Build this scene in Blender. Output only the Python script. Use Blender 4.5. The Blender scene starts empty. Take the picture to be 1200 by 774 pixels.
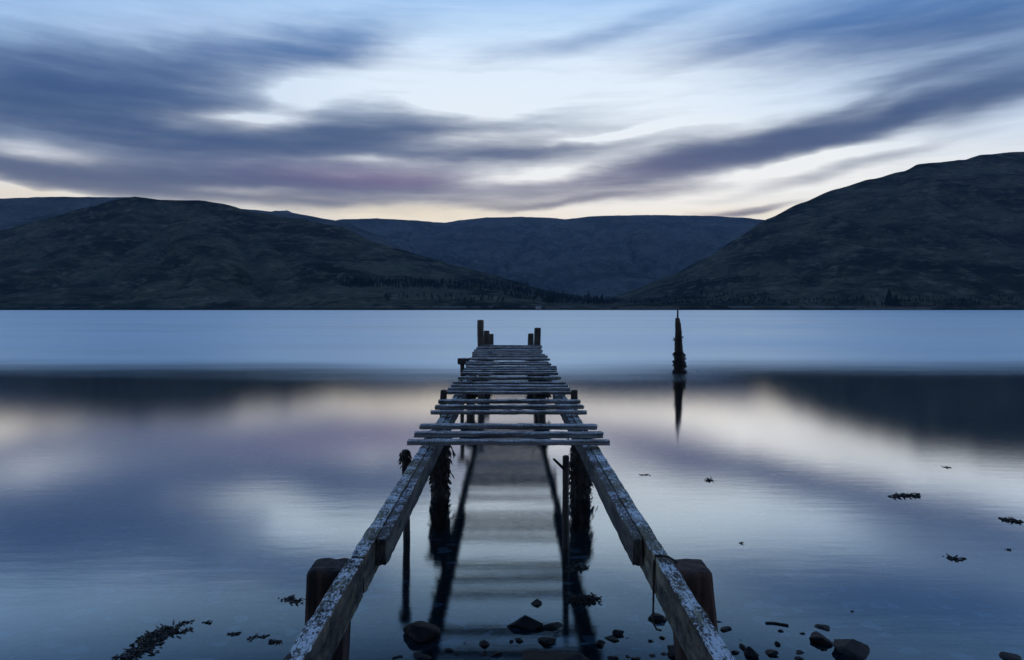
import bpy, bmesh, math, random
from mathutils import Vector, Matrix, noise
random.seed(7)
sc = bpy.context.scene
C = sc.collection
R = math.radians
CAMZ, F, CX, HY = 1.78, 800.0, 597.0, 362.5

def at(px, py, z=0.0):                       # point at height z that lies on the line of sight of a picture measurement
    y = F * (CAMZ - z) / (py - HY)
    return Vector(((px - CX) * y / F, y, z))
def zat(y, py): return CAMZ - (py-HY)*y/F        # height seen at row py, y metres away
def lin(r, g, b):
    f = lambda c: (c/255/12.92 if c/255 <= .04045 else ((c/255+.055)/1.055)**2.4)
    return (f(r), f(g), f(b), 1)
def fbm(p, o=5, h=.5, l=2.0):
    a, s, t = 1.0, 0.0, 0.0
    q = Vector(p)
    for _ in range(o):
        s += a * noise.noise(q); t += a
        a *= h; q = q * l + Vector((7.3, 1.9, 4.1))
    return s / t
def sstep(a, b, x):
    t = max(0, min(1, (x-a)/(b-a))); return t*t*(3-2*t)
def interp(tab, x):
    if x <= tab[0][0]: return tab[0][1]
    for (x0, y0), (x1, y1) in zip(tab, tab[1:]):
        if x <= x1:
            t = (x-x0)/(x1-x0); t = t*.6 + .4*t*t*(3-2*t)
            return y0 + (y1-y0)*t
    return tab[-1][1]

# ------------------------------------------------------------------ node helper
class NT:
    def __init__(s, nt): s.nt = nt; s.n = nt.nodes; s.l = nt.links
    def add(s, typ, inp=None, **kw):
        n = s.n.new(typ)
        for k, v in kw.items(): setattr(n, k, v)
        for k, v in (inp or {}).items():
            if hasattr(v, 'is_output'): s.l.new(v, n.inputs[k])
            else: n.inputs[k].default_value = v
        return n
    def math(s, op, a, b=None, c=None, clamp=False):
        d = {0: a}
        if b is not None: d[1] = b
        if c is not None: d[2] = c
        return s.add('ShaderNodeMath', d, operation=op, use_clamp=clamp).outputs[0]
    def mix(s, f, a, b, blend='MIX'):
        n = s.n.new('ShaderNodeMix'); n.data_type = 'RGBA'; n.blend_type = blend; n.clamp_factor = True
        for k, v in ((0, f), (6, a), (7, b)):
            if hasattr(v, 'is_output'): s.l.new(v, n.inputs[k])
            else: n.inputs[k].default_value = v
        return n.outputs[2]
    def ramp(s, fac, stops, interp='LINEAR'):
        n = s.n.new('ShaderNodeValToRGB'); n.color_ramp.interpolation = interp
        e = n.color_ramp.elements
        while len(e) > 1: e.remove(e[-1])
        e[0].position, e[0].color = stops[0]
        for p, c in stops[1:]:
            x = e.new(p); x.color = c
        s.l.new(fac, n.inputs[0]); return n.outputs[0]
    def mapr(s, v, a, b, c, d, smooth=True):
        return s.add('ShaderNodeMapRange', {0: v, 1: a, 2: b, 3: c, 4: d}, interpolation_type='SMOOTHSTEP' if smooth else 'LINEAR').outputs[0]
    def noise(s, vec, scale=1, detail=4, rough=.5, dist=0):
        return s.add('ShaderNodeTexNoise', {'Vector': vec, 'Scale': scale, 'Detail': detail, 'Roughness': rough, 'Distortion': dist})
    def mapping(s, vec, scale=(1,1,1), rot=(0,0,0), loc=(0,0,0), typ='POINT'):
        return s.add('ShaderNodeMapping', {'Vector': vec, 'Scale': scale, 'Rotation': rot, 'Location': loc}, vector_type=typ).outputs[0]
g4 = lambda v: (v, v, v, 1)

def newmat(name):
    m = bpy.data.materials.new(name); m.use_nodes = True
    t = NT(m.node_tree)
    return m, t, t.n['Principled BSDF'], t.n['Material Output']

def wood(name, dark, light, grain, wet=.75, bump=.35, top=None, lichen=None, top_thr=.5):
    m, t, b, _ = newmat(name)
    co = t.add('ShaderNodeTexCoord').outputs['Object']
    oi = t.add('ShaderNodeObjectInfo').outputs['Random']
    n1 = t.noise(t.mapping(co, grain), 1, 6, .6).outputs[0]
    n2 = t.noise(co, 3.0, 3, .5).outputs[0]
    f = t.math('ADD', n1, t.math('MULTIPLY', t.math('SUBTRACT', n2, .5), .6))
    f = t.math('ADD', f, t.math('MULTIPLY', t.math('SUBTRACT', oi, .5), .18))
    col = t.mix(t.mapr(f, .3, .72, 0, 1), (*dark, 1), (*light, 1))
    if lichen:
        n3 = t.noise(t.mapping(co, tuple(g*.45 for g in grain)), 1, 5, .65).outputs[0]
        col = t.mix(t.mapr(n3, .52, .66, 0, .75), col, (*lichen, 1))
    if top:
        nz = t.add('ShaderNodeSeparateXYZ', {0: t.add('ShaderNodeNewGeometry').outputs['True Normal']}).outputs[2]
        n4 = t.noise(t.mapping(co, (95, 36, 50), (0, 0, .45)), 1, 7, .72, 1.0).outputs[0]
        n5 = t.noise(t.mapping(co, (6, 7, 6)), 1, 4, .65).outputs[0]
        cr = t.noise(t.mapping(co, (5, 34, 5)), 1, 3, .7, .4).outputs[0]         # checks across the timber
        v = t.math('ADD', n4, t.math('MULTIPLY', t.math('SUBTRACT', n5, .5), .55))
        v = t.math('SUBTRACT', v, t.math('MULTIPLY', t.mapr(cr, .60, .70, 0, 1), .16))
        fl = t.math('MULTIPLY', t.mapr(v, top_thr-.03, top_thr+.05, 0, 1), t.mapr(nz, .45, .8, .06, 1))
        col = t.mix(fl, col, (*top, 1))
    t.l.new(col, b.inputs['Base Color'])
    b.inputs['Roughness'].default_value = wet
    bp = t.add('ShaderNodeBump', {'Height': n1, 'Strength': bump, 'Distance': .012})
    t.l.new(bp.outputs[0], b.inputs['Normal'])
    return m
M = {}
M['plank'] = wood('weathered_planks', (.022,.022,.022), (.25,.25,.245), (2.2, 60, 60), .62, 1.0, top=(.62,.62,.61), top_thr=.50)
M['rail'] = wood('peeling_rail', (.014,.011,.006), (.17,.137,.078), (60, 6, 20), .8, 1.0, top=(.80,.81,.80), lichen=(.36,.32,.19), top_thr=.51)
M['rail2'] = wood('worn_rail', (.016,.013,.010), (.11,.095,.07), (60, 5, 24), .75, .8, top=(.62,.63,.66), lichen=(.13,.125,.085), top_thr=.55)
M['pile'] = wood('wet_pile', (.006,.005,.004), (.035,.025,.017), (30, 30, 3), .5, .7)
M['pile_red'] = wood('stub_pile', (.010,.005,.003), (.10,.048,.029), (26, 26, 4), .75, 1.0)
M['post'] = wood('grey_post', (.02,.017,.014), (.095,.075,.055), (30, 30, 3), .7, .7)
m, t, b, _ = newmat('seaweed')
oi = t.noise(t.add('ShaderNodeTexCoord').outputs['Object'], 25, 2).outputs[0]
t.l.new(t.mix(oi, (.004,.0035,.002,1), (.022,.017,.007,1)), b.inputs['Base Color']); b.inputs['Roughness'].default_value = .42
M['weed'] = m
m, t, b, _ = newmat('wet_rock')
co = t.add('ShaderNodeTexCoord').outputs['Object']
n = t.noise(co, 22, 6, .65).outputs[0]; n2 = t.noise(co, 70, 4, .6).outputs[0]
t.l.new(t.mix(t.mapr(n, .35, .7, 0, 1), (.003,.0028,.0026,1), (.014,.0115,.0095,1)), b.inputs['Base Color'])
b.inputs['Roughness'].default_value = .55; b.inputs['Specular IOR Level'].default_value = .22
t.l.new(t.add('ShaderNodeBump', {'Height': n2, 'Strength': .6, 'Distance': .01}).outputs[0], b.inputs['Normal'])
M['rock'] = m
m, t, b, _ = newmat('rusty_wire'); b.inputs['Base Color'].default_value = (.02,.013,.009,1); b.inputs['Roughness'].default_value = .7
M['wire'] = m

# ------------------------------------------------------------------ object helpers
def obj(name, bm, mat, parent=None, smooth=False):
    me = bpy.data.meshes.new(name); bm.normal_update(); bm.to_mesh(me); bm.free()
    me.materials.append(mat)
    if smooth: me.polygons.foreach_set('use_smooth', [True]*len(me.polygons))
    o = bpy.data.objects.new(name, me); C.objects.link(o)
    if parent: o.parent = parent; o.matrix_parent_inverse = Matrix.Translation(-parent.location)
    return o
def tag(o, label=None, cat=None, group=None, kind=None):
    if label: o['label'] = label
    if cat: o['category'] = cat
    if group: o['group'] = group
    if kind: o['kind'] = kind
    return o
def empty(name, loc, label, cat, group=None):
    o = bpy.data.objects.new(name, None); C.objects.link(o); o.location = loc; o.empty_display_size = .2
    return tag(o, label, cat, group)

def sweep(pts, rings, cap=True):             # rings: list of lists of points, same count
    bm = bmesh.new(); vs = [[bm.verts.new(p) for p in r] for r in rings]
    k = len(vs[0])
    for a, b_ in zip(vs, vs[1:]):
        for i in range(k): bm.faces.new((a[i], a[(i+1) % k], b_[(i+1) % k], b_[i]))
    if cap: bm.faces.new(list(reversed(vs[0]))); bm.faces.new(vs[-1])
    bmesh.ops.recalc_face_normals(bm, faces=bm.faces)
    return bm
def timber(p0, p1, w, h, seg=20, jit=.004, bev=.008, seed=0, sag=0.0, sub=3):
    """squared timber from p0 to p1 (centre line), width w across, height h up; worn arrises"""
    p0, p1 = Vector(p0), Vector(p1); d = (p1-p0).normalized()
    up = Vector((0,0,1)) if abs(d.z) < .9 else Vector((0,1,0))
    sx = d.cross(up).normalized(); sz = sx.cross(d).normalized()
    prof = []
    cs = [(-w/2, -h/2), (w/2, -h/2), (w/2, h/2), (-w/2, h/2)]
    for i in range(4):
        a = Vector(cs[i]); nx = Vector(cs[(i+1) % 4]); e = (nx-a); L = e.length; e /= L
        prof.append((a + e*bev))
        for k in range(1, sub): prof.append(a + e*(L*k/sub))
        prof.append(nx - e*bev)
    rings = []
    for s in range(seg+1):
        tt = s/seg; c = p0.lerp(p1, tt); c = c + Vector((0,0,-sag*4*tt*(1-tt)))
        shrink = .94 if s in (0, seg) else 1
        ring = []
        for j, q in enumerate(prof):
            P = c + sx*(q.x*shrink) + sz*(q.y*shrink)
            nn = Vector((fbm(P*9+Vector((seed,0,0)),3), fbm(P*9+Vector((0,seed,5)),3), fbm(P*9+Vector((3,0,seed)),3)))
            n2 = Vector((noise.noise(P*31+Vector((seed,1,0))), noise.noise(P*33+Vector((1,seed,0))), noise.noise(P*35+Vector((0,1,seed)))))
            off = nn*jit*2.2 + n2*jit*.8
            if s in (0, seg): off += d*noise.noise(Vector((j*.45, seed*1.37, s)))*jit*6
            ring.append(P + off)
        rings.append(ring)
    return sweep(None, rings)
def pile(p0, p1, r0, r1, seg=14, k=14, jit=.006, seed=0, square=0.0):
    p0, p1 = Vector(p0), Vector(p1); d = (p1-p0).normalized()
    sx = d.cross(Vector((0,1,0))).normalized(); sy = d.cross(sx).normalized()
    rings = []
    for s in range(seg+3):
        tt = min(1, s/seg); c = p0.lerp(p1, tt); r = r0+(r1-r0)*tt
        if s == seg: r *= .97
        if s == seg+1: r *= .86; c = c + d*.010
        if s == seg+2: r *= .55; c = c + d*.013
        ring = []
        for i in range(k):
            a = 2*math.pi*i/k; ca, sa = math.cos(a), math.sin(a)
            q = (abs(ca)**4 + abs(sa)**4)**-.25
            rr = r*((1-square) + square*q)
            P = c + sx*(ca*rr) + sy*(sa*rr)
            nn = fbm(Vector((P.x*8, P.y*8, P.z*3 + seed)), 3)
            ring.append(P + (sx*ca+sy*sa)*(nn*jit*2.5) + d*(noise.noise(Vector((i*.7, seed, 3)))*jit if s > seg else 0))
        rings.append(ring)
    return sweep(None, rings)
def tube(pts, r, k=6):
    rings = []
    for i, p in enumerate(pts):
        p = Vector(p); d = (Vector(pts[min(i+1, len(pts)-1)]) - Vector(pts[max(i-1, 0)])).normalized()
        up = Vector((0,0,1)) if abs(d.z) < .9 else Vector((1,0,0))
        sx = d.cross(up).normalized(); sy = d.cross(sx)
        rings.append([p + sx*(math.cos(2*math.pi*j/k)*r) + sy*(math.sin(2*math.pi*j/k)*r) for j in range(k)])
    return sweep(None, rings)
def frond(bm, p, d, L, w, rnd):
    """a thin forked blade with a little thickness"""
    side = d.cross(Vector((rnd.uniform(-1,1), rnd.uniform(-1,1), rnd.uniform(-1,1))))
    if side.length < 1e-4: side = Vector((1,0,0))
    side.normalize(); nrm = d.cross(side)
    th = w*.18
    a = [p - side*w*.3, p + side*w*.3]
    mid = p + d*L*.55 + nrm*L*rnd.uniform(-.15,.15)
    b_ = [mid - side*w*.6, mid + side*w*.6]
    tip = p + d*L + nrm*L*rnd.uniform(-.3,.3)
    vs = []
    for s in (-1, 1):
        vs.append([bm.verts.new(q + nrm*th*s) for q in (a[0], a[1], b_[1], tip + side*w*.25, tip - side*w*.25, b_[0])])
    bm.faces.new(vs[1]); bm.faces.new(list(reversed(vs[0])))
    for i in range(6): bm.faces.new((vs[0][i], vs[0][(i+1) % 6], vs[1][(i+1) % 6], vs[1][i]))
def weed_on_pile(parent, c, r, z0, z1, n, seed, L=.07, w=.018, bias=0, name='seaweed_growth'):
    rnd = random.Random(seed); bm = bmesh.new()
    for _ in range(int(n*1.5)):
        a = rnd.uniform(0, 2*math.pi); z = rnd.uniform(z0, z1)
        k = .75
        lump = max(0, noise.noise(Vector((math.cos(a)*1.1 + 3, math.sin(a)*1.1 + seed*2.3, z*5.5))) + .08)*1.5*rnd.random()
        p = Vector((c[0] + math.cos(a)*r*(.9+lump), c[1] + math.sin(a)*r*(.9+lump), z))
        d = Vector((math.cos(a)*rnd.uniform(0,.6) + bias*.6 + rnd.gauss(0,.3), math.sin(a)*rnd.uniform(0,.6) + rnd.gauss(0,.3), -1)).normalized()
        frond(bm, p, d, L*1.15*k*rnd.uniform(.5, 1.4), w*.55*rnd.uniform(.6, 1.4), rnd)
    bmesh.ops.recalc_face_normals(bm, faces=bm.faces)
    return obj(name, bm, M['weed'], parent)

# ================================================================== THE JETTY
DECK = .85; RAIL = .80
def deckz(y): return DECK + max(0, y-10)*.0185
jetty = empty('jetty', (0, 2.5, 0), 'derelict timber jetty with missing planks running out over the calm loch', 'jetty')
J = jetty
# rails: near wide beam, then a thin outer beam doubled by an inner timber
for s in (-1, 1):
    obj('rail_beam', timber((s*.604, -.7, RAIL-.077), (s*.605, 2.70, RAIL-.077), .060, .154, 170, .0028, .004, 11+s, sub=7), M['rail'], J)
    for (y0, y1) in ((2.722, 7.60), (7.615, 11.70), (11.715, 16.1)):
        z0, z1 = deckz(y0)-.05-.08, deckz(y1)-.05-.08
        obj('rail_beam', timber((s*.605, y0, z0), (s*.607, y1, z1), .058, .16, 120, .0028, .004, 21+s+y0, sub=6), M['rail'], J)
    for (y0, y1) in ((2.93, 8.30),):
        z0, z1 = deckz(y0)-.053-.062, deckz(y1)-.053-.062
        obj('rail_beam', timber((s*.550, y0, z0), (s*.550, y1, z1), .044, .122, 110, .0028, .004, 31+s+y0, sub=5), M['rail2'], J)
# planks
def plank(y, x0, x1, wd, th, dz, seed, yaw=0.0):
    z = deckz(y) - th/2 + dz
    obj('plank', timber((x0, y - yaw, z), (x1, y + yaw, z + random.uniform(-.004,.004)), wd, th, 40, .0028, .004, seed, sag=random.uniform(-.002,.004), sub=4), M['plank'], J)
near = [ # front-top edge row, left, right
 (517.6,476.8,714.5), (507.6,485,706.7), (498.2,492,699.7), (482.2,504.4,688), (476.0,509.6,683.5), (470.2,513.5,679.6),
 (459.0,521.5,670.5), (455.0,525,668.5), (451.6,528.5,665.4), (448.4,531,662.8), (442.2,537,657.6), (437.0,540,653.8)]
for i, (py, l, r) in enumerate(near):
    y = F*(CAMZ-DECK)/(py-HY)
    plank(y + .045, (l-CX)*y/F, (r-CX)*y/F, .080 + .010*((i*7) % 3), .031 + .004*((i*5) % 3), random.uniform(-.003,.005), 100+i, random.uniform(-.012,.012))
y = 10.34; i = 0
while y < 15.95:
    e = random.uniform(-.03,.03)
    plank(y, -.72 + e, .71 + e + random.uniform(-.03,.03), random.uniform(.10,.14), random.uniform(.036,.042), random.uniform(-.010,.010), 200+i, random.uniform(-.012,.012))
    y += random.uniform(.33,.41) if y < 13.2 else random.uniform(.36,.46); i += 1
# piles
def jp(x, y, ztop, r, seed, lean=(0,0), mat='pile', z0=-1.0, sq=0.0, weed=None, k=14):
    o = obj('pile', pile((x - lean[0], y - lean[1], z0), (x, y, ztop), r*1.06, r, 22, k, .006, seed, sq), M[mat], J, smooth=False)
    if weed: weed_on_pile(o, (x - lean[0]*.3, y), r, *weed)
    return o
def stub(x0, x1, y, ztop, w, seed):
    rings = []; n = 30
    for i in range(n+4):
        tt = min(1, i/n); zz = -.6 + (ztop-.022+.6)*tt + (0, .011, .019, .022)[max(0, i-n)]
        k = (1, .96, .88, .70)[max(0, i-n)]; c = Vector((x0 + (x1-x0)*tt, y, zz)); ring = []
        for j in range(32):
            a_ = 2*math.pi*(j+.5)/32; ca, sa = math.cos(a_), math.sin(a_); q = (abs(ca)**9 + abs(sa)**9)**(-1/9)
            P = c + Vector((ca, sa, 0))*(w/2*k*q)
            nn = fbm(Vector((P.x*14, P.y*14, P.z*2.5 + seed)), 4) + .5*noise.noise(Vector((P.x*60, P.y*60, P.z*4+seed)))
            ring.append(P + Vector((ca, sa, 0))*nn*.006 + Vector((0, 0, .006*noise.noise(Vector((P.x*30, P.y*30, seed))) if i >= n else 0)))
        rings.append(ring)
    obj('pile', sweep(None, rings), M['pile_red'], J)
stub(-.742, -.694, 2.64, .795, .148, 1)
stub(.83, .686, 2.62, .800, .152, 2)
jp(-.655, 6.52, .66, .078, 3, (.03, 0), weed=(.03, .62, 620, 3, .062, .02))
jp(.665, 6.50, .66, .080, 4, (-.035, 0), weed=(-.02, .62, 620, 4, .062, .02, .25))
jp(-.69, 12.0, .66, .070, 6, (-.03, 0), weed=(.30, .66, 520, 6, .12, .03))
jp(.58, 12.0, .66, .070, 7, (.03, 0), weed=(.30, .66, 520, 7, .12, .03, .3))
jp(-.745, 7.72, .855, .040, 8, sq=.8)
jp(.735, 7.72, .855, .036, 9, sq=.8)
jp(-.61, 17.0, .70, .10, 10, (.02, 0), weed=(.1, .55, 460, 8, .1, .03))
jp(.56, 17.0, .70, .09, 12, weed=(.1, .55, 460, 9, .1, .03))
jp(-.830, 12.0, .80, .032, 13)
obj('pile_cap', timber((-.90, 11.95, .865), (-.70, 11.95, .865), .12, .11, 8, .004, .01, 44), M['pile'], J)
jp(-.672, 15.75, zat(15.75, 375.8), .074, 14, (-.05, 0), 'post', sq=.75)
jp(.652, 15.75, zat(15.75, 385), .076, 15, (.06, 0), 'post', sq=.75)
# wire loop round the joint of the right beam
dzr = Vector((0, 0, RAIL-.42))
wl = [(.645,2.62,.34), (.652,2.63,.40), (.642,2.63,.428), (.62,2.66,.434), (.595,2.69,.430), (.575,2.69,.428), (.568,2.68,.41), (.566,2.68,.36),
      (.566,2.68,.30), (.565,2.68,.25), (.560,2.66,.215), (.552,2.63,.195), (.556,2.58,.19), (.566,2.55,.20)]
obj('wire_loop', tube([Vector(p)+dzr for p in wl], .0042), M['wire'], J)
# nail heads on the near planks
# ------------------------------------------------------------------ piles that stand alone
def lone(name, loc, label, cat, group=None): return empty(name, loc, label, cat, group)
def lone_pile(px, ztop, y, r, label, seed, lean=0):
    x = (px-CX)*y/F
    p = pile((x-lean, y, -1.6), (x, y, ztop), r*1.08, r, 18, 16, .008, seed, .7)
    o = obj('timber_pile', p, M['post'])
    tag(o, label, 'pile', 'old piles beyond the end of the jetty'); return o
lone_pile(570.2, zat(18.3, 388.3), 18.3, .078, 'old timber pile beyond the deck end, middle one of three on the left', 61)
lone_pile(575.3, zat(21.8, 392), 21.8, .088, 'shortest old timber pile on the left beyond the deck end', 62)
lone_pile(621.9, zat(19.6, 391.5), 19.6, .084, 'old timber pile beyond the deck end, shorter one of two on the right', 63)
st = lone('wooden_stake', at(663, 643, 0), 'thin dark stake with a slanting peg standing in water before the deck', 'stake')
x, y = st.location.x, st.location.y
zt = zat(y, 536)
obj('stake_pole', pile((x-.004, y, -.8), (x, y, zt), .026, .024, 20, 10, .003, 71), M['pile'], st)
obj('side_peg', pile((x-.005, y-.012, zt-.095), (x-.085, y-.02, zt-.015), .011, .010, 6, 8, .001, 72), M['pile'], st)
st = lone('wooden_stake', at(476.5, 631, 0), 'thin leaning stake topped with seaweed just outside the left rail', 'stake')
x, y = st.location.x, st.location.y; zt = zat(y, 529)
so_ = obj('stake_pole', pile((x+.015, y, -.8), (x-.01, y, zt), .032, .028, 20, 10, .004, 5), M['pile'], st)
weed_on_pile(so_, (x-.008, y), .026, zt-.12, zt+.012, 90, 5, .04, .014)
mp = lone('mooring_post', at(795.5, 437.5, 0), 'tapering weed-covered mooring post standing alone in the loch right of the jetty', 'post')
X, Y = mp.location.x, mp.location.y
fx = lambda px: (px-CX)*Y/F
obj('post_shaft', pile((fx(794.6), Y, -1.6), (fx(793.6), Y, zat(Y, 373.5)), .105, .060, 34, 16, .016, 81, .5), M['pile'], mp)
obj('top_spike', pile((fx(793.9), Y, zat(Y, 376)), (fx(794.3), Y, zat(Y, 362.3)), .030, .020, 8, 8, .006, 82), M['pile'], mp)
obj('brace', pile((fx(801.5), Y-.05, -1.0), (fx(796.2), Y-.05, zat(Y, 379)), .075, .032, 26, 12, .012, 83), M['pile'], mp)
ps = mp.children[0]
weed_on_pile(ps, (fx(796.2), Y), .128, -.03, .10, 420, 84, .08, .03)
weed_on_pile(ps, (fx(796.0), Y), .108, .05, .36, 600, 87, .09, .03)
weed_on_pile(ps, (fx(795.6), Y), .092, .30, .62, 420, 85, .09, .03)
weed_on_pile(ps, (fx(795.0), Y), .080, .5, 1.05, 260, 86, .06, .02)

# ================================================================== ROCKS
def rock(px, py, wpx, hpx, label, group=None, seed=0, sub=3, sharp=1.0):
    c = at(px, py, 0); sz = c.y/F
    w, h = wpx*sz, hpx*sz
    rnd = random.Random(seed*13+int(px)); bm = bmesh.new()
    for _ in range(15 if wpx > 11 else 10):
        q_ = Vector((rnd.gauss(0,1), rnd.gauss(0,1), rnd.gauss(0,.8))).normalized()*rnd.uniform(.82, 1.1); bm.verts.new(q_)
    res = bmesh.ops.convex_hull(bm, input=bm.verts)
    bmesh.ops.delete(bm, geom=[v for v in bm.verts if not v.link_faces], context='VERTS')
    bmesh.ops.bevel(bm, geom=list(bm.edges), offset=.09, segments=1, affect='EDGES', profile=.6, clamp_overlap=True)
    bmesh.ops.triangulate(bm, faces=bm.faces)
    for _ in range(3 if sub > 3 else 2): bmesh.ops.subdivide_edges(bm, edges=bm.edges, cuts=1, use_grid_fill=True)
    for v in bm.verts:
        p = v.co.copy(); p *= 1 + .10*fbm(p*2.2 + Vector((seed,px,0)), 5, .6)
        v.co = Vector((p.x*w*.56, p.y*max(w*.45, h*.9), p.z*h*.56 + h*.16))
    rz = rnd.uniform(-.4,.4)
    bmesh.ops.rotate(bm, verts=bm.verts, matrix=Matrix.Rotation(rz, 3, 'Z'), cent=(0,0,0))
    o = obj('rock' if wpx > 11 else 'stone', bm, M['rock']); o.location = c - Vector((0,0,.004))
    tag(o, label, 'rock' if wpx > 11 else 'stone', group or 'stones in the shallows'); return o
rocks = [
 (493,744,46,26,'rounded brown rock beside the foot of the thin pole by the left rail'),
 (617,733,40,17,'dark wedge-shaped rock between the rails, the one with a peaked top'),
 (647,735,24,7,'low flat rock touching the right side of the wedge-shaped rock'),
 (628,708,13,9,'small drowned rock farthest out between the two rails'),
 (650,771,82,20,'largest flat-topped rock between the rails at the lower edge'),
 (640,752,22,12,'lumpy rock just above the largest flat-topped rock'),
 (608,751,12,6,'small double stone left of the lumpy rock, right half'),
 (599,753,8,5,'small double stone left of the lumpy rock, left half'),
 (567,756,14,8,'pointed small rock, highest of three in the middle between the rails'),
 (568,767,11,8,'small rock below the pointed small rock, left of its neighbour'),
 (582,768,15,6,'low small rock right of the other two in the middle group'),
 (527,762,13,5,'narrow stone right of the rounded brown rock, upper of two'),
 (537,767,9,5,'narrow stone right of the rounded brown rock, lower of two'),
 (497,769,27,5,'long flat slab lying in water just below the rounded brown rock'),
 (467,772,15,5,'low stone at the lower edge left of the long flat slab'),
 (543,754,6,3,'tiny lone stone between the rounded brown rock and the pointed small rock'),
 (724,743,17,9,'upper rock of a leaning pair inside the right rail'),
 (718,749,17,6,'lower paler rock of a leaning pair inside the right rail'),
 (704,755,14,8,'tilted rock left of the leaning pair inside the right rail'),
 (735,748,4,2.5,'tiny stone right of the leaning pair inside the right rail'),
 (771,725,22,13,'dark rock half hidden behind the inner face of the right rail'),
 (777,748,9,5,'small stone close to the right rail, below the half hidden rock'),
 (762,752,9,4,'small low stone left of the stone close to the right rail'),
 (792,767,26,15,'dark rock tucked under the near end of the right rail'),
 (778,767,10,4,'flat stone beside the rock tucked under the right rail'),
 (765,769,11,4,'flat stone second to the left of the rock under the right rail'),
 (719,771,14,7,'rock at the lower edge, left one of three in a row'),
 (735,770,8,4,'stone at the lower edge, middle one of three in a row'),
 (745,772,12,6,'rock at the lower edge, right one of three in a row'),
 (851,738,13,8,'three-cornered rock in the water just right of the right stub pile'),
 (842,729,9,2.5,'thin flat stone at the foot of the right stub pile'),
 (868,751,6,3,'topmost small stone of the cluster right of the right rail'),
 (870,759,9,8,'upright stone in the middle of the cluster right of the right rail'),
 (862,765,11,6,'low stone on the left of the cluster right of the right rail'),
 (882,767,17,15,'tall rounded rock at the right of the cluster near the right rail'),
 (904,766,17,9,'broad rock right of the tall rounded rock'),
 (909,755,10,7,'small rock with weed standing above the broad rock'),
 (915,740,7,4,'lone stone below the floating stick'),
 (931,746,10,2.5,'flat stone left of its close neighbour near the pointed dark rock'),
 (941,743,8,3.5,'small stone right of its close neighbour near the pointed dark rock'),
 (964,736,22,5,'long low rock lying above the pointed dark rock'),
 (961,751,26,16,'pointed dark rock standing left of the biggest right-hand rock'),
 (936,765,13,4,'flat rock between the broad rock and the pointed dark rock'),
 (966,762,10,4,'small stone tucked between the pointed rock and the biggest right-hand rock'),
 (998,765,52,20,'biggest smooth rock in the shallows right of the jetty'),
 (998,717,8,3,'lone small stone far out above the biggest smooth rock'),
 (991,749,5,2,'tiny stone just above the biggest smooth rock'),
 (1187,771,32,7,'low rock alone in the lower right corner'),
 (937,773,13,5,'stone at the lower edge left of the biggest smooth rock'),
]
for i, r_ in enumerate(rocks):
    rock(*r_, seed=i, sub=4 if r_[2] > 30 else 3)
s0, s1 = at(897, 730, .004), at(924, 733, .004)
tag(obj('driftwood_stick', tube([s0, s0.lerp(s1,.4)+Vector((0,.012,0)), s1], .006), M['pile']), 'thin dark stick floating flat above the stones right of the jetty', 'stick')

# ================================================================== FLOATING SEAWEED
def floating(pts, n, seed, label, spread=6, L=.035, w=.014, up=.5):
    """clump of fronds along a path of picture measurements"""
    rnd = random.Random(seed); bm = bmesh.new()
    P = [at(a, b_, 0) for a, b_ in pts]; c = sum(P, Vector())/len(P)
    for _ in range(n):
        k = rnd.uniform(0, len(P)-1.0001) if len(P) > 1 else 0
        q = P[int(k)].lerp(P[min(int(k)+1, len(P)-1)], k-int(k))
        s_ = q.y/F*spread
        q = q + Vector((rnd.gauss(0, s_), rnd.gauss(0, s_*1.2), rnd.uniform(-.006,.004)))
        a = rnd.uniform(0, 2*math.pi)
        frond(bm, q - c, Vector((math.cos(a), math.sin(a), rnd.uniform(-.12, up))).normalized(), L*rnd.uniform(.5,1.5), w*.7*rnd.uniform(.6,1.4), rnd)
    bmesh.ops.recalc_face_normals(bm, faces=bm.faces)
    o = obj('seaweed_clump', bm, M['weed']); o.location = c
    return tag(o, label, 'seaweed', 'seaweed floating on the water')
floating([(150,772),(168,758),(186,745),(198,740)], 620, 1, 'largest ragged dark seaweed raft at the lower left of the water', 7, .03, .012, .25)
floating([(206,733),(214,731),(226,729)], 60, 2, 'short strip of seaweed just above the largest raft', 1.6, .02, .009, .2)
floating([(212,741),(224,738)], 45, 3, 'small seaweed scrap touching the right end of the largest raft', 1.8, .02, .009, .2)
floating([(241,729),(246,731)], 22, 4, 'tiny seaweed fleck right of the short strip above the raft', 1.2, .018, .008, .2)
floating([(332,703),(340,701),(344,706),(353,704)], 110, 5, 'seaweed scatter beside the left stub pile', 2.5, .022, .009, .3)
floating([(270,743),(279,743)], 45, 6, 'small seaweed scrap left of the left rail, first in a row of four', 1.6, .02, .009, .2)
floating([(292,749),(296,747)], 28, 7, 'small seaweed scrap left of the left rail, second in a row of four', 1.2, .02, .009, .2)
floating([(306,746),(310,747)], 22, 8, 'small seaweed scrap left of the left rail, third in a row of four', 1.0, .02, .009, .2)
floating([(318,752),(328,754)], 48, 9, 'small seaweed scrap left of the left rail, nearest the rail in a row of four', 1.6, .02, .009, .2)
floating([(671,705),(684,703),(695,704)], 640, 10, 'bushy dark seaweed clump between the stake and the right rail', 3.4, .026, .010, .8)
floating([(667,671),(674,665),(686,666)], 110, 11, 'seaweed fringe on the water at the foot of the thin stake', 3.4, .028, .010, .5)
floating([(1048,583),(1055,581),(1068,582),(1073,579)], 110, 12, 'row of dark seaweed knots floating far out on the right', 2.3, .036, .014, .5)
floating([(1176,610),(1186,610),(1196,612)], 110, 13, 'dark seaweed patch at the right edge of the water', 2.6, .032, .014, .5)
floating([(1112,655),(1122,655)], 42, 14, 'small seaweed pair floating below the right edge patch', 2.2, .026, .012, .5)
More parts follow.
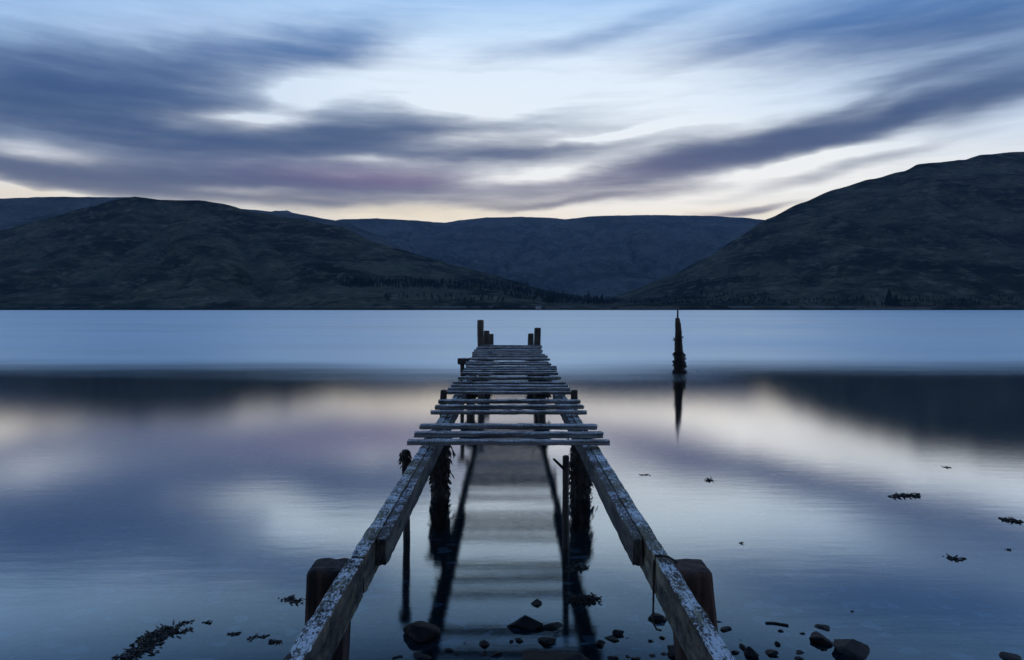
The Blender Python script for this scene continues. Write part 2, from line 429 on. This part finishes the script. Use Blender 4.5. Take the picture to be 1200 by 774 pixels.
floating([(830,564),(834,563)], 34, 15, 'lone seaweed knot floating right of the right rail in pale water', 1.2, .03, .014, .6)
floating([(751,557),(761,557)], 26, 16, 'thin seaweed strand floating beside the top of the right rail', .8, .03, .010, .1)
floating([(1105,548),(1114,548)], 26, 17, 'thin pale seaweed strand in the dark hill reflection', .8, .03, .012, .1)
floating([(868,637)], 14, 18, 'tiny seaweed speck in open water beyond the right stub pile', 1.0, .02, .01, .3)
floating([(1183,645)], 14, 19, 'tiny seaweed speck below the right edge patch', 1.0, .022, .01, .3)

# ================================================================== GROUND UNDER THE WATER
m, t, b, _ = newmat('loch_bed')
pos = t.add('ShaderNodeNewGeometry').outputs['Position']
v1 = t.add('ShaderNodeTexVoronoi', {'Vector': t.mapping(pos, (11, 13, 11)), 'Scale': 1.0})
v2 = t.add('ShaderNodeTexVoronoi', {'Vector': t.mapping(pos, (26, 26, 26)), 'Scale': 1.0})
nn = t.noise(pos, .9, 5, .6).outputs[0]
f1 = t.mapr(t.add('ShaderNodeSeparateXYZ', {0: v1.outputs['Color']}).outputs[1], .86, .93, 0, 1); f2 = t.add('ShaderNodeSeparateXYZ', {0: v2.outputs['Color']}).outputs[0]
col = t.mix(nn, (.03,.034,.038,1), (.11,.115,.115,1))
col = t.mix(t.mapr(f2, .75, 1, 0, .6), col, (.36,.37,.37,1))
col = t.mix(t.math('MULTIPLY', f1, .9), col, (.80,.82,.82,1))
t.l.new(col, b.inputs['Base Color']); b.inputs['Roughness'].default_value = .9
t.l.new(t.add('ShaderNodeBump', {'Height': v1.outputs['Distance'], 'Strength': .7, 'Distance': .02}).outputs[0], b.inputs['Normal'])
def bedz(x, y):
    base = .32*(2.0 - y) if y < 2.0 else -.08*(y-2.0)**.9
    base = max(base, -9.0) if y > 0 else min(base, 1.0)
    return base + .025*fbm(Vector((x*.8, y*.8, 0)), 4) + (.012*noise.noise(Vector((x*5, y*5, 2))) if y < 9 else 0)
def grid_axis(a): return a
ys = [-9000,-2000,-400,-80,-25,-10,-5] + [-3 + .12*i for i in range(100)] + [9.3,10,11,12.5,14,16,18,21,25,30,40,60,100,200,400,900,1600,4000,11000]
xs = [-11000,-4000,-1500,-500,-150,-60,-30,-18,-12,-9,-7] + [-6 + .15*i for i in range(81)] + [7,9,12,18,30,60,150,500,1500,4000,11000]
bm = bmesh.new(); V = [[bm.verts.new((x, y, bedz(x, y))) for x in xs] for y in ys]
for j in range(len(ys)-1):
    for i in range(len(xs)-1): bm.faces.new((V[j][i], V[j][i+1], V[j+1][i+1], V[j+1][i]))
tag(obj('ground', bm, m, smooth=True), kind='structure')

# ================================================================== WATER
m, t, b, out = newmat('loch_water'); t.n.remove(b)
pos = t.add('ShaderNodeNewGeometry').outputs['Position']
sep = t.add('ShaderNodeSeparateXYZ', {0: pos})
w1 = t.noise(t.mapping(pos, (.11, .16, 1)), 1, 3, .5).outputs[0]
w2 = t.noise(t.mapping(pos, (.08, .9, 1)), 1, 4, .6).outputs[0]
yy = t.math('ADD', sep.outputs[1], t.math('MULTIPLY', t.math('SUBTRACT', w1, .5), 4.0))
yy = t.math('ADD', yy, t.math('MULTIPLY', t.math('SUBTRACT', w2, .5), 2.2))
lane = t.math('POWER', 2.71828, t.math('MULTIPLY', t.math('POWER', t.math('DIVIDE', t.math('ADD', sep.outputs[0], .8), 5.5), 2.0), -1.0))
yy = t.math('ADD', yy, t.math('MULTIPLY', lane, 2.8))          # the breeze reaches nearer off the jetty head
wind = t.mapr(yy, 17.2, 26.0, 0, 1)
slick = t.mapr(t.noise(t.mapping(pos, (.004, .045, 1)), 1, 5, .62, .3).outputs[0], .46, .70, 0, .13)
wind = t.math('MULTIPLY', wind, t.math('SUBTRACT', 1, t.math('MULTIPLY', slick, t.mapr(sep.outputs[1], 17, 40, .3, 1))))
wp = t.noise(t.mapping(pos, (.010, .04, 1)), 1, 4, .6).outputs[0]
lw = t.add('ShaderNodeLayerWeight', {'Blend': .5}).outputs['Facing']     # 1 at grazing
nv = t.math('SUBTRACT', 1, lw)
refl = t.ramp(nv, [(0, g4(.98)), (.10, g4(.97)), (.16, (.90,.90,.90,1)), (.22, (.74,.75,.77,1)), (.30, (.51,.55,.60,1)), (.38, (.20,.25,.29,1)), (.46, (.045,.065,.085,1)), (.7, g4(.05)), (1, g4(.02))])
rbw = t.add('ShaderNodeRGBToBW', {0: refl}).outputs[0]
rp = t.noise(t.mapping(pos, (1.6, 7.0, 1)), 1, 4, .55).outputs[0]
bump = t.add('ShaderNodeBump', {'Height': rp, 'Strength': t.mapr(sep.outputs[1], 4, 12, .07, .015), 'Distance': .01})
tint = t.mix(t.mapr(nv, .16, .46, 0, 1), (1,1,1,1), (.72,.90,1,1))
gs = t.add('ShaderNodeBsdfGlossy', {'Color': tint, 'Roughness': .10, 'Normal': bump.outputs[0]}, distribution='BECKMANN')
gr = t.add('ShaderNodeBsdfGlossy', {'Color': (.86, .97, 1, 1), 'Roughness': t.mapr(wp, .3, .7, .30, .46)}, distribution='MULTI_GGX')
gl = t.add('ShaderNodeMixShader', {0: wind, 1: gs.outputs[0], 2: gr.outputs[0]})
tr = t.add('ShaderNodeBsdfTransparent', {'Color': (.27, .34, .39, 1)})
mx = t.add('ShaderNodeMixShader', {0: rbw, 1: tr.outputs[0], 2: gl.outputs[0]})
t.l.new(mx.outputs[0], out.inputs['Surface'])
bm = bmesh.new()
q = [bm.verts.new(p) for p in ((-11000,-9000,0), (11000,-9000,0), (11000,11000,0), (-11000,11000,0))]; bm.faces.new(q)
tag(obj('water', bm, m), kind='structure')

# ================================================================== HILLS
def hillmat(name, c1, c2, c3, shore=False, s=1.0):
    m, t, b, _ = newmat(name)
    pos = t.add('ShaderNodeNewGeometry').outputs['Position']
    n1 = t.noise(t.mapping(pos, (.0045*s, .0045*s, .012*s)), 1, 8, .62, .4).outputs[0]
    n2 = t.noise(t.mapping(pos, (.022*s, .014*s, .06*s), (0, .25, 0)), 1, 8, .72).outputs[0]
    n3 = t.noise(t.mapping(pos, (.05*s, .05*s, .12*s)), 1, 4, .6).outputs[0]
    col = t.mix(t.mapr(n1, .38, .62, 0, 1), (*c1, 1), (*c2, 1))
    col = t.mix(t.mapr(n2, .48, .72, 0, .8), col, (*c3, 1))
    col = t.mix(t.mapr(n3, .5, .68, 0, .7), col, (*c1, 1))
    if shore:
        z = t.add('ShaderNodeSeparateXYZ', {0: pos}).outputs[2]
        ns = t.noise(t.mapping(pos, (.011, .002, 0)), 1, 4, .6).outputs[0]
        band = t.math('MULTIPLY', t.mapr(z, 3.0, 4.2, 0, 1), t.mapr(z, 6.5, 8.5, 1, 0))
        col = t.mix(t.math('MULTIPLY', band, t.mapr(ns, .5, .58, 0, .8)), col, (.15,.155,.135,1))
        col = t.mix(t.mapr(z, 2.6, 3.4, 1, 0), col, (.012,.012,.010,1))
    t.l.new(col, b.inputs['Base Color']); b.inputs['Roughness'].default_value = 1; b.inputs['Specular IOR Level'].default_value = 0
    hb = t.noise(t.mapping(pos, (.01*s, .01*s, .01*s)), 1, 7, .65).outputs[0]
    t.l.new(t.add('ShaderNodeBump', {'Height': hb, 'Strength': .9, 'Distance': 30/s}).outputs[0], b.inputs['Normal'])
    return m
class Hill:
    def __init__(s, tab, ysh, yr, px0, px1, seed, rugged=.10, power=1.0, gully=.05, cut=0.0):
        s.cut = cut
        s.tab, s.ysh, s.yr, s.px0, s.px1, s.seed, s.rug, s.pw, s.gul = tab, ysh, yr, px0, px1, seed, rugged, power, gully
    def h(s, px, t):
        top = max(0.0, (HY - interp(s.tab, px)))/F * s.yr
        y = s.ysh + (s.yr-s.ysh)*t; x = (px-CX)*y/F
        if t <= 1:
            S = t**s.pw*(1-.25*t*(1-t)*2); env = 4*t*(1-t)
        else:
            S = 1 - .9*sstep(1, 1.9, t); env = min(1, (t-1)*2)
        n1 = fbm(Vector((x/700, y/700, s.seed)), 6, .55)
        rg = 1-abs(noise.noise(Vector((x/260 + fbm(Vector((x/400,y/400,s.seed)),3)*1.2, y/900, s.seed+5))))
        rg2 = 1-abs(noise.noise(Vector((x/95 + n1*1.6, y/420, s.seed+9))))
        z = top*S + env*top*(s.rug*n1*2 - s.gul*1.5*(rg**6) - s.gul*.6*rg2**4 - s.cut*math.exp(-((px - 268 - 55*(1-t) - 5*math.sin(t*9))/(9+16*(1-t)))**2)) + top*.006*fbm(Vector((x/60, y/60, s.seed)), 3)
        return x, y, z
    def find(s, px, py):                     # the slope point that appears at row py
        best = None
        for i in range(0, 100):
            x, y, z = s.h(px, i/100)
            e = abs((HY - F*(z-CAMZ)/y) - py)
            if best is None or e < best[0]: best = (e, Vector((x, y, z)))
        return best[1]
    def build(s, mat, step=3.0, rows=90, back=26):
        bm = bmesh.new(); n = int((s.px1-s.px0)/step)
        T = [-.02, 0] + [((i+1)/rows)**1.25 for i in range(rows)] + [1 + .9*(i+1)/back for i in range(back)]
        G = []
        for tt in T:
            row = []
            for i in range(n+1):
                px = s.px0 + step*i
                x, y, z = s.h(px, max(tt, 0)); 
                if tt <= 0: z = -12 if tt < 0 else -1.0; y = s.ysh + (s.yr-s.ysh)*tt + 25*noise.noise(Vector((px*.02, 3, s.seed))); x = (px-CX)*y/F
                elif tt < .5: z += 2.2*sstep(0,.02,tt)
                row.append(bm.verts.new((x, y, max(z, -14) if tt <= 1 else z)))
            G.append(row)
        for a, b_ in zip(G, G[1:]):
            for i in range(n): bm.faces.new((a[i], a[i+1], b_[i+1], b_[i]))
        return tag(obj('hill', bm, mat, smooth=True), kind='structure')
HL = Hill([(-900,300),(-500,290),(-200,285),(-80,280),(0,270),(50,257),(100,243),(140,233),(158,230),(190,234),(232,234),(260,238),(300,249),(350,256),(400,266),(440,283),(465,291),(500,301),(540,312),(575,321),(600,328),(640,340),(690,348),(730,353),(760,357),(800,361),(830,362)], 1250, 2200, -700, 812, 3.3, .12, .95, .09, .11)
HR = Hill([(690,361),(715,349),(740,340),(780,325),(830,301),(860,281),(900,256),(940,237),(980,221),(1020,210),(1060,200),(1076,192),(1100,190),(1130,187),(1150,181),(1200,177),(1260,173),(1400,168),(1900,200)], 1280, 2500, 690, 1900, 8.1, .11, .9, .08)
HB = Hill([(-900,250),(-200,238),(0,232.5),(60,230.5),(150,231),(200,236),(300,246),(345,250.5),(400,259),(440,274),(470,290),(520,318),(560,345),(580,360)], 2600, 4200, -700, 580, 5.7, .06, .9, .04)
HM = Hill([(250,300),(340,270),(402,257),(440,256),(480,258),(520,261),(540,258),(570,255),(610,254),(650,255.5),(662,257),(700,253),(760,252),(830,253),(870,255),(900,258),(950,263),(1000,268),(1100,300)], 3600, 6800, 250, 1100, 1.4, .13, .85, .09)
HP = Hill([(270,290),(310,250),(322,247),(336,246.8),(344,249.5),(370,256),(430,290)], 7600, 9000, 270, 430, 2.2, .05, .9, .03)
mh = hillmat('hill_heath', (.020,.024,.017), (.108,.105,.070), (.24,.21,.145), True)
HL.build(mh); HR.build(mh)
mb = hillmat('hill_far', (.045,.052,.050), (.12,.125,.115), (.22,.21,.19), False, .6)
HB.build(mb, 4, 60); HM.build(mb, 3, 80); HP.build(mb, 3, 24, 10)

# ================================================================== FAR SHORE: woods, trees, cottages, walls
m, t, b, _ = newmat('conifer'); n = t.noise(t.add('ShaderNodeTexCoord').outputs['Object'], .35, 3).outputs[0]
t.l.new(t.mix(n, (.006,.009,.007,1), (.022,.029,.020,1)), b.inputs['Base Color']); b.inputs['Roughness'].default_value = 1; b.inputs['Specular IOR Level'].default_value = 0
M['fir'] = m
m, t, b, _ = newmat('bark'); b.inputs['Base Color'].default_value = (.04,.03,.022,1); M['bark'] = m
def fir(bm, p, h, r, rnd, n=70):
    for _ in range(n):                       # drooping sprays through the crown's volume
        k = rnd.random()**.8; z = h*(.12 + .88*k); rr = r*(1-k)**.8*rnd.uniform(.35, 1.1)
        a = rnd.uniform(0, 6.283); w = r*rnd.uniform(.25,.5)*(1.15-k)
        c = p + Vector((math.cos(a)*rr*.55, math.sin(a)*rr*.55, z)); e = p + Vector((math.cos(a)*rr*1.25, math.sin(a)*rr*1.25, z - h*.07))
        s_ = Vector((-math.sin(a), math.cos(a), 0))*w
        bm.faces.new([bm.verts.new(q) for q in (c + Vector((0,0,h*.05)), e - s_, e + Vector((0,0,-h*.03)), e + s_)])
    a = rnd.uniform(0,6)
    for j in range(2):
        s_ = Vector((math.cos(a+1.57*j), math.sin(a+1.57*j), 0))*r*.16
        bm.faces.new([bm.verts.new(q) for q in (p+Vector((0,0,h*.6))-s_*2.4, p+Vector((0,0,h*.6))+s_*2.4, p+Vector((0,0,h*1.03)))])
def wood_mass(name, hill, spots, seed, h0, h1):
    rnd = random.Random(seed); bm = bmesh.new()
    for (x0, x1, ya, yb, n) in spots:
        for _ in range(n):
            px = rnd.uniform(x0, x1); k = (px-x0)/(x1-x0)
            py = rnd.uniform(ya[0]+(ya[1]-ya[0])*k, yb[0]+(yb[1]-yb[0])*k)
            p = hill.find(px, py) - Vector((0,0,.5)); h = rnd.uniform(h0, h1)
            fir(bm, p, h, h*rnd.uniform(.2,.3), rnd, 26)
    return tag(obj(name, bm, M['fir']), kind='stuff')
wood_mass('conifer_forest', HL, [(398,620,(329,332),(337,342),620), (590,650,(337,343),(350,357),210), (640,738,(347,352),(357,358.5),430), (450,600,(346,350),(354,357),60)], 5, 9, 15)
wood_mass('shore_woodland', HR, [(736,800,(353,347),(357.5,358),120), (775,900,(348,345),(358,358),280), (900,1200,(354,350),(359,359),260), (800,880,(330,326),(340,338),50)], 6, 5, 11)
def tree(px, py, h, hill, label, seed, wide=.26):
    p = hill.find(px, py) if hill else at(px, py, 4)
    o = empty('conifer_tree', p, label, 'tree', 'single conifers on the far shore'); rnd = random.Random(seed)
    bm = bmesh.new(); fir(bm, p, h, h*wide, rnd, 260); obj('crown', bm, M['fir'], o)
    obj('trunk', pile(p - Vector((0,0,1)), p + Vector((0,0,h*.8)), h*.022, h*.006, 5, 7, .01, seed), M['bark'], o)
tree(1042, 357.5, 34, HR, 'tallest dark conifer standing over the far right shore', 1)
tree(1050, 357.5, 25, HR, 'shorter conifer just right of the tallest one on the far right shore', 2)
tree(822, 345, 16, HR, 'single dark conifer on the slope above the mooring post', 3)
tree(781, 350, 17, HR, 'single conifer on the low ground left of the mooring post tip', 4)
tree(660, 349, 20, HL, 'conifer poking above the shore plantation near its left end', 5)
tree(690, 349, 20, HL, 'conifer poking above the middle of the shore plantation', 6)
tree(706, 350, 18, HL, 'conifer poking above the right half of the shore plantation', 7)
tree(733, 354, 13, HL, 'small conifer at the right tip of the shore plantation', 8)
m, t, b, _ = newmat('limewash'); n = t.noise(t.add('ShaderNodeTexCoord').outputs['Object'], .8, 4).outputs[0]
t.l.new(t.mix(n, (.26,.26,.25,1), (.45,.45,.44,1)), b.inputs['Base Color']); b.inputs['Roughness'].default_value = .9; M['lime'] = m
m, t, b, _ = newmat('slate'); b.inputs['Base Color'].default_value = (.05,.055,.06,1); M['slate'] = m
m, t, b, _ = newmat('dark_glass'); b.inputs['Base Color'].default_value = (.02,.025,.03,1); b.inputs['Roughness'].default_value = .1; M['glass'] = m
m, t, b, _ = newmat('shore_stone'); n = t.noise(t.add('ShaderNodeTexCoord').outputs['Object'], .5, 5, .7).outputs[0]
t.l.new(t.mix(t.mapr(n, .3, .7, 0, 1), (.03,.03,.027,1), (.13,.13,.115,1)), b.inputs['Base Color']); M['stone'] = m
def boxbm(c, s):
    bm = bmesh.new(); bmesh.ops.create_cube(bm, size=1); bmesh.ops.scale(bm, vec=s, verts=bm.verts); bmesh.ops.translate(bm, vec=c, verts=bm.verts); return bm
def cottage(px, y, L, label):
    x = (px-CX)*y/F; z = 4.0; W, H = 6.0, 3.0
    o = empty('cottage', (x, y, z), label, 'cottage')
    obj('wall', boxbm((x, y, z+H/2-1), (L, W, H+2)), M['lime'], o)
    bm = bmesh.new(); e = .4
    a = [bm.verts.new((x+sx*(L/2+e), y+yy_, z+zz)) for sx in (-1, 1) for yy_, zz in ((-W/2-e, H-.05), (0, H+2.6), (W/2+e, H-.05))]
    bm.faces.new(a[:3]); bm.faces.new(a[3:]); bm.faces.new((a[0],a[1],a[4],a[3])); bm.faces.new((a[1],a[2],a[5],a[4])); bm.faces.new((a[0],a[2],a[5],a[3]))
    bmesh.ops.recalc_face_normals(bm, faces=bm.faces)
    rf = obj('roof', bm, M['slate'], o)
    obj('chimney', boxbm((x+L/2-.7, y, z+H+2.6), (.9, .9, 1.8)), M['lime'], rf)
    obj('door', boxbm((x, y-W/2-.02, z+1.0), (1, .08, 2.0)), M['slate'], o)
    for k in (-.3, .3): obj('window', boxbm((x+L*k, y-W/2-.02, z+1.5), (1.1, .08, 1.2)), M['glass'], o)
cottage(631, 1262, 10, 'low white cottage on the far shore at the left end of the plantation')
def wall(px0, px1, y, zc, h, label):
    n = 40; bm = bmesh.new(); rows = []
    for i in range(n+1):
        px = px0 + (px1-px0)*i/n; yy_ = y + 6*noise.noise(Vector((px*.05, 1, 1))); x = (px-CX)*yy_/F
        hh = h*(.75 + .5*noise.noise(Vector((px*.21, 4, 2))))
        rows.append([bm.verts.new((x, yy_+d, zz)) for d, zz in ((0, zc-4), (0, zc+hh), (.8, zc+hh), (.8, zc-4))])
    for a, c in zip(rows, rows[1:]):
        for k in range(4): bm.faces.new((a[k], a[(k+1) % 4], c[(k+1) % 4], c[k]))
    bm.faces.new(rows[0]); bm.faces.new(list(reversed(rows[-1])))
    bmesh.ops.recalc_face_normals(bm, faces=bm.faces)
    tag(obj('sea_wall', bm, M['stone']), label, 'wall', 'stone walls along the far shore')
wall(639, 656, 1258, 4.2, 1.3, 'short pale stone wall on the far shore next to the white cottage')
wall(703, 717, 1258, 4.2, 1.2, 'shortest pale stone wall in front of the shore plantation')
wall(724, 796, 1258, 5.0, 1.5, 'pale stone wall along the far shore left of the mooring post')
wall(1004, 1092, 1274, 4.5, 1.8, 'pale stone wall below the tallest conifer on the far right shore')

# ================================================================== AIR
bm = boxbm((0, 1200, 640), (23000, 21000, 1304))
m = bpy.data.materials.new('haze_air'); m.use_nodes = True; t = NT(m.node_tree); t.n.remove(t.n['Principled BSDF'])
pv = t.add('ShaderNodeVolumePrincipled', {'Color': (.40, .66, 1.0, 1), 'Density': 3.8e-5, 'Anisotropy': 0.0})
t.l.new(pv.outputs[0], t.n['Material Output'].inputs['Volume'])
m.cycles.homogeneous_volume = True
hz = obj('haze', bm, m); tag(hz, kind='stuff')
HAZE = hz

# ================================================================== SKY
SUN_AZ, SUN_EL = R(11), R(1.5)
w = bpy.data.worlds.new('World'); sc.world = w; w.use_nodes = True
t = NT(w.node_tree); bg = t.n['Background']
d = t.add('ShaderNodeTexCoord').outputs['Generated']
sp_ = t.add('ShaderNodeSeparateXYZ', {0: d})
az = t.math('ARCTAN2', sp_.outputs[0], sp_.outputs[1]); el = t.math('ARCSINE', sp_.outputs[2])
ae = t.add('ShaderNodeCombineXYZ', {0: az, 1: el, 2: 0.0}).outputs[0]
wn = t.noise(t.mapping(ae, (5, 16, 1), (0, 0, R(-9))), 1, 4, .55)
wv = t.add('ShaderNodeVectorMath', {0: wn.outputs['Color'], 1: (.5, .5, .5)}, operation='SUBTRACT').outputs[0]
wv = t.add('ShaderNodeVectorMath', {0: wv, 1: (.16, .035, 0)}, operation='MULTIPLY').outputs[0]
aw = t.add('ShaderNodeVectorMath', {0: ae, 1: wv}, operation='ADD').outputs[0]
def ang(px, py):
    dx = px-CX; return math.atan(dx/F), math.atan((HY-py)/math.hypot(F, dx))
def blob(cx, cy, sx, sy, rot, k, vec=None):
    a, e = ang(cx, cy); c = math.cos(a)
    mp_ = t.mapping(vec or aw, (sx*c*c/F, sy*c/F, 1), (0, 0, R(rot)), (a, e, 0), 'TEXTURE')
    r2 = t.add('ShaderNodeVectorMath', {0: mp_, 1: mp_}, operation='DOT_PRODUCT').outputs['Value']
    return t.math('MULTIPLY', t.math('POWER', 2.71828, t.math('MULTIPLY', r2, -1.0)), k)
def total(lst):
    s = lst[0]
    for x_ in lst[1:]: s = t.math('ADD', s, x_)
    return s
dark = total([blob(*q) for q in [
 (70,112,190,48,10,1.5), (215,140,140,26,4,.6), (310,62,150,24,14,.7), (380,50,70,16,12,.4), (430,160,180,24,4,1.3), (250,170,160,16,0,.9),
 (150,205,300,18,0,2.4), (440,211,150,14,0,1.2), (560,184,110,9,3,.6), (630,176,130,15,4,.7),
 (790,189,150,16,9,1.5), (900,166,120,15,11,1.1), (1060,134,200,13,11,1.5), (1190,112,90,14,11,.8), (1000,122,110,7,9,.35),
 (700,230,95,4.5,6,.6), (610,241,60,3.5,3,.5), (500,236,100,7,2,.45), (878,245,46,3.2,3,.9), (800,222,70,6,5,.25), (980,200,120,8,10,.35),
 (1080,22,230,34,-3,1.15), (1150,72,130,14,3,.6), (930,40,140,10,6,.3), (720,38,130,12,12,.35), (10,64,120,22,6,.15), (380,236,60,5,2,.5), (310,228,80,8,0,.3)]])
lite = total([blob(*q) for q in [
 (282,138,60,9,3,.9), (40,178,85,9,0,1.0), (20,222,80,8,-4,1.0), (435,187,75,4.5,-1,.55), (285,222,60,5,0,.7), (560,128,60,22,0,.5), (560,165,70,8,3,.5),
 (700,160,110,5,6,.6), (640,203,110,8,6,.45), (940,190,110,8,10,.3), (330,120,60,14,14,.4)]])
st1 = t.noise(t.mapping(aw, (3.2, 34, 1), (0, 0, R(-8))), 1, 6, .6, .25).outputs[0]
st2 = t.noise(t.mapping(ae, (9, 75, 1), (0, 0, R(-7))), 1, 5, .6, .3).outputs[0]
stk = t.math('ADD', t.math('MULTIPLY', t.math('SUBTRACT', st1, .5), 1.25), t.math('MULTIPLY', t.math('SUBTRACT', st2, .5), .9))
den = t.math('MULTIPLY', dark, t.math('ADD', 1.0, t.math('MULTIPLY', stk, .8)))
den = t.math('SUBTRACT', den, t.math('MULTIPLY', lite, 1.0))
den = t.math('ADD', den, t.math('MULTIPLY', stk, .20))
den = t.math('MAXIMUM', den, 0)
den = t.math('SUBTRACT', 1, t.math('POWER', 2.71828, t.math('MULTIPLY', den, -2.0)))
E = lambda py: math.atan((HY-py)/F)/(math.pi/2)
eln = t.math('MAXIMUM', t.math('DIVIDE', el, math.pi/2), 0)
base_c = t.ramp(eln, [(0, lin(252,242,222)), (E(262), lin(255,252,240)), (E(235), lin(252,252,248)), (E(195), lin(244,249,250)), (E(140), lin(230,241,250)), (E(80), lin(222,236,250)),
   (E(30), lin(190,217,245)), (E(-10), lin(160,196,238)), (E(-60), lin(122,166,220)), (.5, lin(122,158,210)), (1, lin(90,116,156))])
base_s = t.ramp(eln, [(0, lin(240,224,202)), (E(235), lin(232,234,232)), (E(195), lin(186,206,232)), (E(140), lin(150,190,232)), (E(60), lin(120,168,224)), (E(0), lin(92,143,204)), (E(-60), lin(68,110,170)), (.5, lin(76,112,168)), (1, lin(80,106,146))])
glow = t.math('MINIMUM', total([blob(610,70,460,190,0,1.15,ae), blob(840,235,330,70,0,.9,ae), blob(420,250,420,40,0,.5,ae)]), 1.0)
base = t.mix(glow, base_s, base_c)
cl = t.ramp(eln, [(0, lin(122,116,124)), (E(240), lin(98,104,126)), (E(208), lin(64,83,120)), (E(160), lin(51,77,118)), (E(110), lin(48,80,128)), (E(60), lin(60,104,160)), (E(10), lin(76,126,188)), (.5, lin(58,90,142)), (1, lin(46,70,115))])
pk = total([blob(450,208,150,15,0,.7,ae), blob(730,205,90,10,6,.15,ae)])
cl = t.mix(pk, cl, lin(118,99,136))
warm = total([blob(480,250,180,17,0,.75,ae), blob(20,226,90,10,0,.8,ae), blob(285,226,80,7,0,.6,ae), blob(860,252,110,10,0,.4,ae)])
base = t.mix(warm, base, lin(252,234,202))
skyc = t.mix(den, base, cl)
skyc = t.mix(t.math('MULTIPLY', t.math('MINIMUM', lite, 1), .35), skyc, lin(236,234,234))
ni = t.add('ShaderNodeTexSky', sky_type='NISHITA', sun_disc=False, sun_elevation=SUN_EL, sun_rotation=SUN_AZ)
sc_n = t.add('ShaderNodeVectorMath', {0: ni.outputs[0], 'Scale': .006}, operation='SCALE').outputs[0]
fin = t.add('ShaderNodeVectorMath', {0: skyc, 1: sc_n}, operation='ADD').outputs[0]
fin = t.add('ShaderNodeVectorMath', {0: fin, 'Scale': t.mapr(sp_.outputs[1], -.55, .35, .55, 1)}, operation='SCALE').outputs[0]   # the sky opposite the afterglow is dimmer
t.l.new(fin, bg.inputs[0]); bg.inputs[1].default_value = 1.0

sl = bpy.data.lights.new('sun', 'SUN'); sl.energy = .25; sl.angle = R(2); sl.color = (1, .86, .7)
so = bpy.data.objects.new('sun', sl); C.objects.link(so)
sd = Vector((math.sin(SUN_AZ)*math.cos(SUN_EL), math.cos(SUN_AZ)*math.cos(SUN_EL), math.sin(SUN_EL)))
so.rotation_euler = sd.to_track_quat('Z', 'Y').to_euler(); so.location = (0, 0, 30)

# ================================================================== CAMERA
cd = bpy.data.cameras.new('camera'); cam = bpy.data.objects.new('camera', cd); C.objects.link(cam)
cam.location = (0, 0, CAMZ); cam.rotation_euler = (R(90), 0, 0)
cd.lens = 24; cd.sensor_width = 36; cd.shift_x = 3/1200; cd.shift_y = -24.5/1200
cd.clip_start = .05; cd.clip_end = 40000
sc.camera = cam
sc.view_settings.view_transform = 'Standard'; sc.view_settings.look = 'None'; sc.view_settings.exposure = .18; sc.view_settings.gamma = 1
sc.view_settings.use_curve_mapping = False
cy = sc.cycles
cy.max_bounces = 8; cy.diffuse_bounces = 3; cy.glossy_bounces = 4; cy.transparent_max_bounces = 12; cy.volume_bounces = 1
